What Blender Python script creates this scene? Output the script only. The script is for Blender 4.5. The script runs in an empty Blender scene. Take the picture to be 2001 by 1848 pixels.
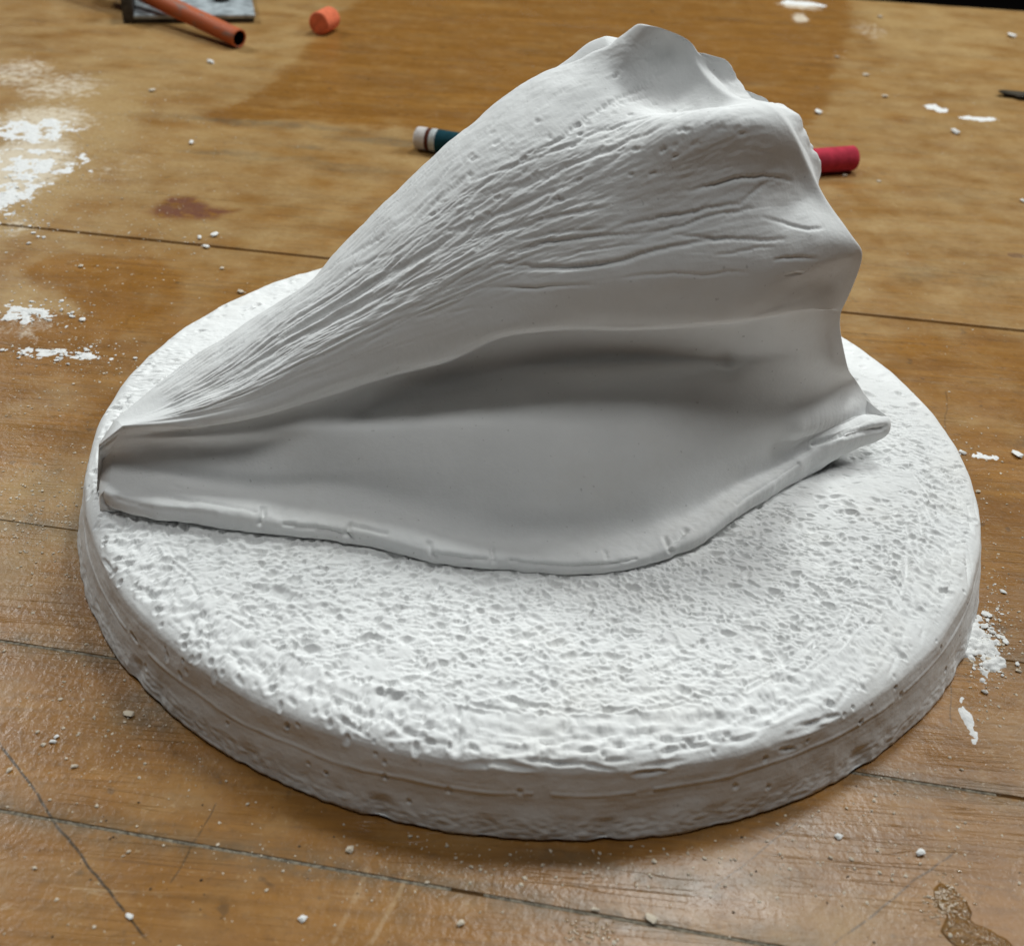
import bpy, math, random
import numpy as np
S = 0.001                       # everything below is written in millimetres
rng = np.random.default_rng(7); random.seed(7)
sc = bpy.context.scene

# ------------------------------------------------------------------ camera
VW, VH, FPX = 2001.0, 1848.0, 2340.0
CAM = np.array([0.0, -346.25, 250.84])
pitch, pan, roll = math.radians(35.474), math.radians(-1.2376), math.radians(3.7326)
cp, sp = math.cos(pitch), math.sin(pitch)
FW = np.array([math.sin(pan)*cp, math.cos(pan)*cp, -sp])
_rt = np.array([math.cos(pan), -math.sin(pan), 0.0]); _up = np.cross(_rt, FW)
RT = _rt*math.cos(roll) + _up*math.sin(roll); UP = -_rt*math.sin(roll) + _up*math.cos(roll)
cd = bpy.data.cameras.new('camera'); cam = bpy.data.objects.new('camera', cd); sc.collection.objects.link(cam)
from mathutils import Matrix, Vector
m = Matrix(((RT[0], UP[0], -FW[0], CAM[0]*S), (RT[1], UP[1], -FW[1], CAM[1]*S), (RT[2], UP[2], -FW[2], CAM[2]*S), (0, 0, 0, 1)))
cam.matrix_world = m
cd.sensor_fit = 'HORIZONTAL'; cd.sensor_width = 36.0; cd.lens = 36.0*FPX/VW
cd.clip_start = 0.01; cd.clip_end = 50
cd.dof.use_dof = True; cd.dof.focus_distance = 0.40; cd.dof.aperture_fstop = 19.0
sc.camera = cam

# ------------------------------------------------------------------ light
w = bpy.data.worlds.new('World'); sc.world = w; w.use_nodes = True
w.node_tree.nodes['Background'].inputs[0].default_value = (0.93, 0.97, 1.0, 1)
w.node_tree.nodes['Background'].inputs[1].default_value = 0.012
def area(name, d, dist, size, power, col, sy=None):
    """lamp in direction d (pointing from the cast to the lamp)"""
    L = bpy.data.lights.new(name, 'AREA'); L.energy = power; L.color = col
    L.shape = 'RECTANGLE'; L.size = size; L.size_y = sy or size
    o = bpy.data.objects.new(name, L); sc.collection.objects.link(o)
    v = Vector(d).normalized(); o.location = v*dist
    o.rotation_euler = v.to_track_quat('Z', 'Y').to_euler()
    return o
def azel(az, el):
    a_, e_ = math.radians(az), math.radians(el); return (math.sin(a_)*math.cos(e_), math.cos(a_)*math.cos(e_), math.sin(e_))
area('ceiling_lamp_behind', azel(20, 57), 2.2, 0.38, 19, (0.95, 1.0, 0.985))
area('ceiling_lamp_back_left', azel(-48, 36), 2.2, 0.35, 15, (0.95, 1.0, 1.0))
area('ceiling_lamp_back_right', azel(55, 40), 2.2, 0.35, 16, (0.97, 1.0, 0.99))
area('fill_overhead', azel(-165, 86), 2.2, 0.55, 11.5, (0.98, 1.0, 0.99))  # added fill that brightens the shell's hollow, no known lamp of the room
sc.view_settings.view_transform = 'Standard'; sc.view_settings.look = 'None'
sc.view_settings.exposure = 0.0; sc.view_settings.gamma = 1.0

# ------------------------------------------------------------------ helpers
def rays(u, v):
    return FW + RT*(u-VW/2)/FPX - UP*(v-VH/2)/FPX
def at_z(u, v, z=0.0):
    D = rays(u, v); return CAM + D*(z-CAM[2])/D[2]
def at_y(u, v, y):
    D = rays(u, v); return CAM + D*(y-CAM[1])/D[1]
def proj(P):
    D = P - CAM; z = D@FW
    return np.stack([VW/2 + FPX*(D@RT)/z, VH/2 - FPX*(D@UP)/z], -1)
_G = rng.integers(0, 12, 4096*4)
_g3 = np.array([(1,1,0),(-1,1,0),(1,-1,0),(-1,-1,0),(1,0,1),(-1,0,1),(1,0,-1),(-1,0,-1),(0,1,1),(0,-1,1),(0,1,-1),(0,-1,-1)], float)
def noise(x, y, z=0.0, seed=0):
    x, y, z = np.broadcast_arrays(np.asarray(x, float), np.asarray(y, float), np.asarray(z, float))
    xi, yi, zi = np.floor(x).astype(np.int64), np.floor(y).astype(np.int64), np.floor(z).astype(np.int64)
    xf, yf, zf = x-xi, y-yi, z-zi
    fade = lambda t: t*t*t*(t*(t*6-15)+10)
    fx, fy, fz = fade(xf), fade(yf), fade(zf)
    def g(a, b, c):
        h = ((xi+a)*73856093 ^ (yi+b)*19349663 ^ (zi+c)*83492791 ^ (seed*2654435761)) % 16381
        G = _g3[_G[h]]
        return G[..., 0]*(xf-a) + G[..., 1]*(yf-b) + G[..., 2]*(zf-c)
    L = lambda a, b, t: a + (b-a)*t
    return L(L(L(g(0,0,0), g(1,0,0), fx), L(g(0,1,0), g(1,1,0), fx), fy),
             L(L(g(0,0,1), g(1,0,1), fx), L(g(0,1,1), g(1,1,1), fx), fy), fz)
def fbm(x, y, z=0.0, o=3, seed=0):
    r = 0.0; a = 1.0
    for k in range(o):
        r = r + a*noise(np.asarray(x)*2**k, np.asarray(y)*2**k, np.asarray(z)*2**k, seed+k); a *= .5
    return r
def sstep(a, b, x):
    t = np.clip((x-a)/(b-a), 0, 1); return t*t*(3-2*t)
def link(name, me, mat=None, parent=None, **props):
    o = bpy.data.objects.new(name, me); sc.collection.objects.link(o)
    if mat: me.materials.append(mat)
    if parent: o.parent = parent
    for k, v in props.items(): o[k] = v
    return o
def mesh_np(name, V, F, smooth=True):
    V = np.asarray(V, float); F = np.asarray(F, np.int32); n = F.shape[1]
    me = bpy.data.meshes.new(name)
    me.vertices.add(len(V)); me.vertices.foreach_set('co', (V*S).ravel().astype(np.float32))
    me.loops.add(F.size); me.loops.foreach_set('vertex_index', F.ravel())
    me.polygons.add(len(F)); me.polygons.foreach_set('loop_start', np.arange(len(F), dtype=np.int32)*n)
    me.polygons.foreach_set('loop_total', np.full(len(F), n, np.int32))
    me.polygons.foreach_set('use_smooth', np.full(len(F), smooth, bool))
    me.update(calc_edges=True); me.validate(); return me
def grid_faces(nr, nc, wrap=False):
    r = np.arange(nr-1)[:, None]; c = np.arange(nc if wrap else nc-1)[None]
    c2 = (c+1) % nc
    a = r*nc+c; b = r*nc+c2; d = (r+1)*nc+c; e = (r+1)*nc+c2
    return np.stack([a, b, e, d], -1).reshape(-1, 4)
def grid_normals(P, wrap=False):
    if wrap:
        dc = np.roll(P, -1, 1) - np.roll(P, 1, 1)
    else:
        dc = np.gradient(P, axis=1)
    dr = np.gradient(P, axis=0)
    n = np.cross(dr, dc); n /= (np.linalg.norm(n, axis=-1, keepdims=True)+1e-9); return n
def empty(name, loc=(0, 0, 0), rz=0, **props):
    o = bpy.data.objects.new(name, None); sc.collection.objects.link(o)
    o.location = [c*S for c in loc]; o.rotation_euler = (0, 0, rz); o.empty_display_size = .01
    for k, v in props.items(): o[k] = v
    return o
# ---- material helper
class NT:
    def __init__(s, name):
        s.m = bpy.data.materials.new(name); s.m.use_nodes = True; s.t = s.m.node_tree
        s.b = s.t.nodes['Principled BSDF']; s.out = s.t.nodes['Material Output']
    def n(s, t, **kw):
        x = s.t.nodes.new(t)
        for k, v in kw.items():
            if k.startswith('i_'):
                s.set(x.inputs[k[2:].replace('_', ' ')], v)
            else: setattr(x, k, v)
        return x
    def set(s, inp, v):
        if isinstance(v, bpy.types.NodeSocket): s.t.links.new(v, inp)
        else: inp.default_value = v
    def math(s, op, a, b=0.0, c=None, clamp=False):
        x = s.t.nodes.new('ShaderNodeMath'); x.operation = op; x.use_clamp = clamp
        s.set(x.inputs[0], a); s.set(x.inputs[1], b)
        if c is not None: s.set(x.inputs[2], c)
        return x.outputs[0]
    def mix(s, f, a, b, mode='MIX'):
        x = s.t.nodes.new('ShaderNodeMix'); x.data_type = 'RGBA'; x.blend_type = mode
        s.set(x.inputs[0], f); s.set(x.inputs[6], a); s.set(x.inputs[7], b); return x.outputs[2]
    def noise(s, vec, scale, detail=3, rough=.5, dist=0.0):
        x = s.t.nodes.new('ShaderNodeTexNoise'); s.set(x.inputs['Vector'], vec)
        x.inputs['Scale'].default_value = scale; x.inputs['Detail'].default_value = detail
        x.inputs['Roughness'].default_value = rough; x.inputs['Distortion'].default_value = dist
        return x.outputs['Fac']
    def ramp(s, f, a, b):
        x = s.t.nodes.new('ShaderNodeMapRange'); x.interpolation_type = 'SMOOTHSTEP'
        s.set(x.inputs[0], f); x.inputs[1].default_value = a; x.inputs[2].default_value = b; return x.outputs[0]
    def coord(s, kind='Object'):
        return s.t.nodes.new('ShaderNodeTexCoord').outputs[kind]
    def mapping(s, vec, scale=(1, 1, 1), rot=(0, 0, 0), loc=(0, 0, 0)):
        x = s.t.nodes.new('ShaderNodeMapping'); s.set(x.inputs[0], vec)
        x.inputs['Scale'].default_value = scale; x.inputs['Rotation'].default_value = rot; x.inputs['Location'].default_value = loc
        return x.outputs[0]
    def attr(s, name):
        x = s.t.nodes.new('ShaderNodeAttribute'); x.attribute_name = name; return x.outputs['Fac']
    def bump(s, h, dist, strength=1.0, nrm=None):
        x = s.t.nodes.new('ShaderNodeBump'); s.set(x.inputs['Height'], h)
        x.inputs['Distance'].default_value = dist; x.inputs['Strength'].default_value = strength
        if nrm: s.set(x.inputs['Normal'], nrm)
        return x.outputs[0]

# ---- plaster
def plaster_mat():
    t = NT('plaster'); co = t.coord()
    n1 = t.noise(co, 45, 4, .6); n2 = t.noise(co, 900, 3, .6); n3 = t.noise(co, 260, 3, .55)
    c = t.mix(t.ramp(n1, .35, .7), (.85, .855, .85, 1), (.90, .905, .90, 1))
    spk = t.noise(co, 620, 1, .5)
    c = t.mix(t.math('MULTIPLY', t.ramp(spk, .735, .80), .35), c, (.35, .34, .32, 1))
    c = t.mix(t.math('MULTIPLY', t.ramp(t.noise(co, 22, 5, .65), .50, .75), .30), c, (.74, .715, .665, 1))
    t.set(t.b.inputs['Base Color'], c); t.b.inputs['Roughness'].default_value = .85
    t.b.inputs['Specular IOR Level'].default_value = .25
    h = t.math('ADD', t.math('MULTIPLY', n2, .5), n3)
    t.set(t.b.inputs['Normal'], t.bump(h, .00022, .8))
    return t.m
PLASTER = plaster_mat()
def simple(name, col, rough=.7, spec=.3, metal=0.0, var=.15, scale=300, bump=.0002):
    t = NT(name); co = t.coord(); n = t.noise(co, scale, 4, .6)
    d = tuple(c*(1-var) for c in col[:3])+(1,); l = tuple(min(1, c*(1+var)) for c in col[:3])+(1,)
    t.set(t.b.inputs['Base Color'], t.mix(t.ramp(n, .3, .7), d, l))
    t.b.inputs['Roughness'].default_value = rough; t.b.inputs['Specular IOR Level'].default_value = spec
    t.b.inputs['Metallic'].default_value = metal
    t.set(t.b.inputs['Normal'], t.bump(n, bump, .8)); return t.m

ZT = 25.56                       # top of the plaster disc
#SHELL_BEGIN
# ------------------------------------------------------------------ the shell relief
def Yp(lst, left=1.0):                                 # the canal end stands well clear of the disc
    return np.array([at_y(u, v, y-left*np.interp(u, [200, 480, 640, 770, 880, 1000], [8, 10, 9, 6, 3, 0])) for u, v, y in lst])
def Hp(lst): return np.array([at_z(u, v, ZT+h) for u, v, h in lst])
def hermite(P, x, q):
    """P (n,...,3) control values at knots x, sampled at q"""
    P = np.asarray(P, float); n = len(x); m = np.zeros_like(P)
    d = (P[1:]-P[:-1])/(x[1:]-x[:-1]).reshape((-1,)+(1,)*(P.ndim-1))
    for i in range(n):
        if i == 0: m[i] = d[0]
        elif i == n-1: m[i] = d[-1]
        else:
            a, b = x[i]-x[i-1], x[i+1]-x[i]; m[i] = (d[i-1]*b+d[i]*a)/(a+b)
    k = np.clip(np.searchsorted(x, q, 'right')-1, 0, n-2)
    h = x[k+1]-x[k]; t = (q-x[k])/h
    sh = (-1,)+(1,)*(P.ndim-1); t = t.reshape(sh); h = h.reshape(sh)
    return ((2*t**3-3*t**2+1)*P[k] + (t**3-2*t**2+t)*h*m[k] + (-2*t**3+3*t**2)*P[k+1] + (t**3-t**2)*h*m[k+1])
K = [
 # back, unseen: foot, side, shoulder
 np.array([(-131,-34,23),(-112,0,23),(-92,26,23),(-62,48,23),(-30,68,23),(0,82,23),(32,90,23),(62,90,23),(92,76,23)], float),
 np.array([(-131,-43,33),(-113,-10,38),(-92,18,44),(-64,40,54),(-32,64,68),(-4,78,82),(24,86,94),(50,88,98),(78,78,92)], float),
 np.array([(-131,-47,42),(-114,-18,46),(-94,10,50),(-68,26,68),(-40,42,94)]+[tuple(at_y(u,v,y)) for u,v,y in ((980,205,46),(1060,150,47),(1115,112,48),(1150,84,48),(1186,69,46))], float),
 # silhouette
 Yp([(212,828,-42),(300,756,-28),(372,702,-18),(460,645,-9),(552,584,0),(610,545,5),(655,494,9),(780,368,16),(920,243,21),(1060,145,25),(1160,116,26),(1222,88,22),(1266,48,18)]),
 # body, upper
 Yp([(214,829,-42),(310,788,-32),(420,722,-21),(550,628,-10),(690,530,-5),(820,430,-3),(970,330,-3),(1110,262,-2),(1230,215,2),(1330,190,8),(1402,160,10)]),
 Yp([(216,830,-43),(320,803,-35),(440,752,-25),(580,668,-17),(720,590,-16),(860,510,-17),(1000,435,-18),(1150,370,-18),(1300,310,-17),(1430,255,-14),(1527,243,-10)]),
 Yp([(218,832,-44),(325,814,-37),(455,773,-28),(595,705,-22),(740,635,-22),(880,572,-25),(1020,515,-28),(1180,470,-30),(1350,435,-28),(1500,400,-22),(1613,375,-12)]),
 Yp([(220,833,-45),(328,821,-38),(465,790,-30),(608,735,-25),(750,680,-26),(885,632,-30),(1010,588,-34),(1150,560,-37),(1330,540,-37),(1530,515,-31),(1668,466,-20)]),
 Yp([(222,836,-45),(330,829,-39),(478,807,-31),(622,763,-26),(757,721,-27),(878,690,-31),(974,647,-35),(1090,629,-37),(1250,627,-38),(1480,606,-33),(1600,555,-26),(1692,512,-17)]),
 Yp([(220,838,-45),(332,835,-39),(480,815,-31),(624,773,-25),(760,731,-26),(880,700,-30),(976,657,-34),(1090,641,-36),(1250,640,-37),(1480,619,-32),(1600,585,-25),(1670,566,-15)]),
 Yp([(216,841,-45.3),(255,841,-44),(332,838,-43),(480,819,-36),(626,780,-29),(761,738,-20),(880,709,-17),(974,667,-18),(1089,652,-18),(1250,650,-18),(1460,632,-20),(1545,615,-24),(1600,612,-22),(1647,612,-13)]),
 Yp([(211,846,-45.5),(250,848,-44),(334,845,-43),(480,829,-37),(638,800,-30),(768,764,-21),(880,745,-16),(965,722,-16),(1080,712,-13),(1240,706,-13),(1430,698,-17),(1530,678,-18),(1600,665,-17),(1647,655,-10)]),
 Yp([(207,853,-46),(250,855,-45),(336,853,-44),(482,842,-38.5),(645,818,-32),(775,785,-23),(890,765,-19.5),(985,745,-20),(1090,734,-20.5),(1250,727,-20.5),(1440,717,-19.5),(1540,705,-17),(1610,700,-14),(1655,700,-7)]),
 Hp([(201,862,16),(250,866,15),(335,872,14.3),(490,876,14),(655,862,18),(790,846,21),(900,835,24),(1010,825,26),(1120,820,28),(1270,812,30),(1450,800,28),(1580,780,25),(1678,748,23)]),
 Hp([(197,882,12),(250,892,11),(330,900,10.3),(495,922,8.6),(660,918,10.5),(800,910,14.5),(920,905,17.5),(1040,897,20),(1160,893,21),(1300,880,21.5),(1450,855,20.5),(1580,825,18),(1700,783,16)]),
 Hp([(196,905,9),(325,930,6.2),(480,955,4.6),(640,950,6.0),(790,968,7),(920,978,9.5),(1060,985,11),(1190,972,12),(1320,940,13),(1450,895,14),(1580,846,13),(1716,803,12)]),
 Hp([(192,930,8.0),(300,955,7.6),(430,975,7.8),(610,975,5.8),(760,992,6.0),(900,1026,5.4),(1060,1041,5.0),(1210,1030,5.6),(1340,986,7.5),(1470,920,9.5),(1590,862,12),(1728,820,12)]),
 Hp([(196,955,5.5),(300,990,6.0),(420,1003,6.0),(560,1020,5.8),(700,1036,5.6),(850,1072,5.2),(1000,1090,4.8),(1110,1098,4.8),(1240,1087,5.2),(1350,1048,6.2),(1470,966,8),(1590,884,10.5),(1735,832,11)]),
 None,
 Hp([(235,998,-1.5),(320,1014,-1.5),(440,1031,-1.5),(570,1045,-1.5),(700,1062,-1.5),(820,1091,-1.5),(960,1107,-1.5),(1090,1122,-1.5),(1230,1111,-1.5),(1360,1062,-1.5),(1470,998,-1.5),(1560,945,-1.5),(1650,888,4)]),
]
FOLDS = [
 ([(1330,262),(1420,238),(1510,245)], 11, 3.6), ([(1380,335),(1500,330)], 9, -2.0), ([(1320,200),(1400,190)], 10, -3.0),
 ([(1235,110),(1262,66)], 6, 2.6), ([(1310,130),(1350,140)], 9, -1.2), ([(1165,110),(1188,78)], 7, 2.0),
 ([(1600,468),(1650,474)], 8, 1.6), ([(1570,400),(1600,385)], 9, -1.2), ([(1560,540),(1620,540)], 10, -1.0),
 ([(1560,838),(1650,822),(1722,830)], 6, 2.0),
 ([(330,950),(420,980),(490,1000)], 7, 1.0),
 ([(900,1000),(1050,1008),(1200,1000)], 9, -1.6), ([(1315,92),(1350,118)], 8, -2.6),
]
NS = 900
sq = np.linspace(0, 1, NS)
rows = []
for k_, f_ in {4: (-2,-7,-7,-6,-5,-2,0), 5: (-2,-8,-8,-6,-4,-2,0), 6: (-2,-10,-9,-6,-2,0,0), 7: (-2,-9,-8,-5,-1,0,0), 8: (-2,-9,-8,-4,0,0,0), 9: (-2,-9,-8,-4,0,0,0)}.items():
    uv = proj(K[k_]); K[k_] = np.array([at_y(u, v, y+np.interp(u, [200, 420, 620, 850, 1100, 1350, 1500], f_)) for (u, v), y in zip(uv, K[k_][:, 1])])
for P in K:
    if P is None: rows.append(None); continue
    c = np.r_[0, np.cumsum(np.linalg.norm(np.diff(P, axis=0), axis=1))]; c /= c[-1]
    rows.append(hermite(P, c, sq))
lipw = (1-sstep(.86, .95, sq))
for r_ in (-4, -3): rows[r_][:, 2] = ZT+(rows[r_][:, 2]-ZT)*(1-.30*lipw)
for r_ in (-4, -3, -1):
    rows[r_][:, 1] += lipw*(.9*noise(sq*13, 1.5, 0, 300)+.5*noise(sq*31, 1.5, 0, 301)); rows[r_][:, 2] += (r_ != -1)*lipw*.5*noise(sq*17, 3.5, 0, 302)
rows[-2] = rows[-3] + np.array([0, -.35, -1.2])        # crisp lip edge, then a short upright wall
vl = (rows[2]+rows[3])/2; vl[:, 2] -= 7.5*sstep(.80, 1.0, sq); vl[:, 0] -= 1.5*sstep(.8, 1, sq)
rows.insert(3, vl)                                     # the hollow between the two top knobs
lab = np.array([0, 1, 2, 2.5]+list(range(3, len(K))), float)
rows = np.array(rows)                                  # K x NS x 3
kn = np.r_[0, np.cumsum(np.linalg.norm(np.diff(rows, axis=0), axis=-1).mean(1))]
seg = [10, 14, 22, 22, 46, 70, 70, 60, 40, 10, 12, 16, 12, 34, 44, 46, 36, 26, 10, 12]
assert len(seg) == len(lab)-1
tk = np.concatenate([np.linspace(lab[i], lab[i+1], n, endpoint=False) for i, n in enumerate(seg)]+[[lab[-1]]])
tq = np.interp(tk, lab, kn)
G = hermite(rows, kn, tq)                              # NT x NS x 3
NTt = len(tk)
KS, KE, KG = 3, 9, 11                                  # silhouette, aperture edge, aperture groove
N0 = grid_normals(G)
if (N0[NTt//3, NS//2]@np.array([0, -1, .5])) < 0: N0 = -N0
TT = np.repeat(tk[:, None], NS, 1); SS = np.repeat(sq[None], NTt, 0)
# shoulder knobs, folds and hollows, built up on the smooth form
def find0(u, v):
    i = np.nonzero((tk >= KS-.2) & (tk <= 17))[0]; q = proj(G[i][:, ::3]); d = ((q-np.array([u, v]))**2).sum(-1)
    k = np.unravel_index(d.argmin(), d.shape); return i[k[0]], k[1]*3
def fold(poly, width, amount):
    P = np.array(poly, float); c_ = np.r_[0, np.cumsum(np.hypot(*np.diff(P, axis=0).T))]; q = np.linspace(0, c_[-1], max(1, int(c_[-1]/8))+1)
    d2 = np.full(G.shape[:2], 1e9)
    for s_ in q:
        e = find0(np.interp(s_, c_, P[:, 0]), np.interp(s_, c_, P[:, 1])); np.minimum(d2, ((G-G[e])**2).sum(-1), out=d2)
    G[...] += N0*(amount*np.exp(-d2/width**2))[..., None]
for pl, wd, am in FOLDS: fold(pl, wd, am)
N0 = grid_normals(G)
if (N0[NTt//3, NS//2]@np.array([0, -1, .5])) < 0: N0 = -N0
# where things are on the surface, for scoring creases into it
pj = proj(G)
fr = (tk >= KS) & (tk <= KE-.3)
fidx = np.nonzero(fr)[0]
cs = slice(None, None, 4); pjf = pj[fidx][:, cs]
def find(u, v, sub=pjf, idx=fidx):
    d = ((sub-np.array([u, v]))**2).sum(-1); k = np.unravel_index(d.argmin(), d.shape)
    return idx[k[0]], k[1]*4
disp = np.zeros((NTt, NS))
def score(ij, width, depth, lip=.25, taper=True):
    """cut a groove along a chain of grid positions (ti, si)"""
    ij = np.asarray(ij, float)
    c = np.r_[0, np.cumsum(np.hypot(*np.diff(ij, axis=0).T))]
    if c[-1] < 2: return
    n = max(6, int(c[-1]/1.1)); q = np.linspace(0, c[-1], n)
    a = np.interp(q, c, ij[:, 0]); b = np.interp(q, c, ij[:, 1])
    t = q/c[-1]; tp = np.sin(np.pi*np.clip(t, .001, .999))**.5 if taper else np.ones(n)
    acc = {}
    i0, i1 = int(max(0, a.min()-14)), int(min(NTt, a.max()+15)); j0, j1 = int(max(0, b.min()-8)), int(min(NS, b.max()+9))
    loc = np.zeros((i1-i0, j1-j0)); lp = np.zeros_like(loc)
    for x, y, k in zip(a, b, tp):
        xi, yi = int(round(x)), int(round(y))
        if not (0 <= xi < NTt and 0 <= yi < NS): continue
        p0, p1, r0, r1 = max(i0, xi-14), min(i1, xi+15), max(j0, yi-8), min(j1, yi+9)
        d2 = ((G[p0:p1, r0:r1]-G[xi, yi])**2).sum(-1)
        g = k*np.exp(-d2/(width*width)); L = loc[p0-i0:p1-i0, r0-j0:r1-j0]; np.maximum(L, g, out=L)
        g = k*np.exp(-d2/(6*width*width)); L = lp[p0-i0:p1-i0, r0-j0:r1-j0]; np.maximum(L, g, out=L)
    disp[i0:i1, j0:j1] += -depth*loc + depth*lip*(lp-loc)
def score_uv(poly, width, depth, **kw):
    P = np.array(poly, float); c = np.r_[0, np.cumsum(np.hypot(*np.diff(P, axis=0).T))]
    q = np.linspace(0, c[-1], max(3, int(c[-1]/14)))
    score([find(np.interp(s, c, P[:, 0]), np.interp(s, c, P[:, 1])) for s in q], width, depth, **kw)
def tosrc(o, sc_, L): return [((o[0]+x*sc_)*.8004, (o[1]+y*sc_)*.8004) for x, y in L]
c2 = lambda L: tosrc((1300, 0), .4498, L)
c3 = lambda L: tosrc((600, 300), .4498, L)
for L, wd, dp in [
 ([(830,1040),(900,1022),(1000,1005),(1100,970),(1200,962),(1330,955),(1420,985)], .8, 1.0),
 ([(1130,1110),(1200,1040),(1270,990),(1340,975)], .7, .45),
 ([(0,1200),(150,1170),(330,1140),(420,1125)], .7, .5),
 ([(480,1225),(640,1195),(780,1170),(950,1135),(1090,1105),(1150,1108)], .8, 1.0),
 ([(600,1270),(700,1250),(830,1225),(930,1180),(1080,1150),(1200,1130)], .8, .9),
 ([(740,1270),(850,1285),(980,1300),(1130,1298),(1240,1308),(1370,1298)], .7, .7),
 ([(-200,1425),(0,1445),(200,1452),(370,1435),(500,1410),(640,1365),(800,1330),(960,1303),(1080,1300)], .9, 1.2),
 ([(-100,1370),(0,1335),(120,1310),(300,1290),(450,1280),(600,1265)], .8, .8),
 ([(-100,1300),(100,1270),(260,1245),(400,1240)], .7, .6),
 ([(-150,1555),(0,1560),(130,1550),(330,1545)], .7, .6),
 ([(480,1510),(600,1495),(760,1480),(920,1490),(1080,1480),(1180,1480)], .7, .45),
 ([(980,1385),(1100,1370),(1210,1345),(1320,1340)], .6, .35),
 ([(1310,1410),(1400,1400),(1550,1400)], .7, .8),
 ([(1240,1180),(1350,1200),(1450,1240),(1550,1245),(1640,1200)], .7, .6),
 ([(1380,1490),(1470,1475)], .6, .4),
 ([(130,1405),(300,1360),(480,1335),(600,1325)], .6, .4),
 ([(0,970),(120,930),(300,860),(420,820),(520,760),(640,720),(760,660)], .9, .7),
 ([(0,850),(140,760),(280,650),(400,570),(560,500),(680,420),(790,350)], .9, .8),
 ([(380,590),(500,560),(640,520)], .8, .6),
 ([(260,740),(420,700),(560,650),(700,620)], .8, .6),
 ([(820,330),(860,380),(930,480)], .7, .0),
 ]: score_uv(c2(L), wd*.85, dp*.75)
for L, wd, dp in [
 ([(0,1290),(150,1180),(300,1110),(470,1000),(600,930),(760,850),(900,770),(1030,690),(1130,600),(1200,560)], 1.4, 1.5),
 ([(0,1340),(180,1220),(350,1140),(560,1020),(760,930),(900,890),(1000,845)], 1.3, 1.3),
 ([(280,1020),(420,900),(560,800),(700,740),(860,690)], 1.1, .7),
 ([(300,900),(450,800),(620,690),(820,560),(980,430),(1080,340)], 1.0, .7),
 ([(480,1010),(640,890),(820,790),(960,720),(1080,650)], 1.2, 1.1),
 ([(1100,680),(1300,600),(1500,560),(1700,500),(1950,460)], .9, .8),
 ([(1300,800),(1440,700),(1600,650),(1800,630),(2000,600)], .9, .9),
 ([(1370,790),(1500,795),(1700,790),(2000,770)], .8, .9),
 ([(1240,895),(1400,890),(1560,900),(1750,890)], .8, .7),
 ([(1000,1040),(1150,980),(1240,900)], .8, .5),
 ([(900,1060),(1100,1030),(1300,1000)], .7, .4),
 ([(600,1240),(740,1140),(900,1060)], .8, .5),
 ([(1240,300),(1400,260),(1600,180),(1760,120),(1950,20)], 1.0, .7),
 ([(900,560),(1050,420),(1200,300),(1330,220)], 1.0, .6),
 ([(1240,420),(1420,350),(1600,300),(1760,270)], 1.0, .7),
 ([(1080,640),(1240,540),(1400,480),(1600,400),(1700,330)], 1.0, .8),
 ]: score_uv(c3(L), wd*.8, dp*.42)
# many finer growth striae following the length of the shell
r2 = np.random.default_rng(11)
knx = lambda t: np.interp(t, tk, np.arange(NTt))
for k in range(1100):
    s0 = r2.uniform(.03, .90); 
    tt = KS+.1 + r2.beta(1.5, 2.0)*(KE-KS-1.4)
    if s0 > .5 and tt > KS+2.2 and r2.random() < .6: continue
    ln = r2.uniform(.03, .16); s1 = min(.96, s0+ln); dt = r2.normal(-.10, .16)*ln*8*(1 if s0 > .35 else .4)
    mid = r2.normal(0, .035)
    amp = r2.uniform(.02, .19)*(1.1 if s0 < .6 else .7)
    if tt > KS+3.4: amp *= .4
    score([(knx(tt), s0*NS), (knx(tt+dt*.5+mid), (s0+s1)/2*NS), (knx(tt+dt), s1*NS)], r2.uniform(.3, .75), amp, lip=.35)
# small dimples on the shoulder
for k in range(70):
    s0 = r2.uniform(.55, .93); tt = r2.uniform(KS+.5, KS+2.2)
    ti, si = knx(tt), s0*NS; score([(ti, si), (ti+r2.normal(0, .6), si+r2.uniform(2, 6))], .6, r2.uniform(.15, .45), lip=.3, taper=False)
# lip: short cracks running in from the edge, pressed steps
lip_rows = (tk >= 15.6)
lidx = np.nonzero((tk >= 14.5) & (tk <= 18.3))[0]; pjl = pj[lidx][:, cs]
def score_lip(poly, width, depth):
    score([find(u, v, pjl, lidx) for u, v in poly], width, depth, lip=.3, taper=False)
for poly, wd, dp in [([(518,992),(512,1005),(508,1022)],.8,1.3), ([(684,1026),(680,1040),(682,1050)],.8,1.2), ([(836,1062),(842,1076),(845,1088)],.9,1.1),
   ([(962,1070),(965,1085),(968,1096)],.8,.9), ([(1180,1078),(1182,1092)],.7,.6), ([(1298,1052),(1306,1068),(1312,1078)],.8,.9), ([(1340,1036),(1325,1050),(1306,1062)],1.0,.9),
   ([(695,1030),(720,1036),(755,1040)],.8,.8), ([(560,1024),(640,1035),(676,1045)],.8,.9), ([(860,1084),(900,1089),(950,1092)],.8,.8), ([(1000,1095),(1080,1105),(1160,1105),(1240,1092)],.7,.7),
   ([(250,955),(330,972),(430,985),(500,1000)],1.0,.45), ([(280,940),(340,950),(430,965)],.9,.3), ([(230,972),(320,996),(420,1008)],.9,.45),
   ([(1590,868),(1660,852),(1726,838)],.9,.9), ([(1640,850),(1700,838),(1730,832)],.8,.7), ([(1440,985),(1500,945),(1560,905)],.7,.5)]:
    score_lip(poly, wd, dp)
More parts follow.
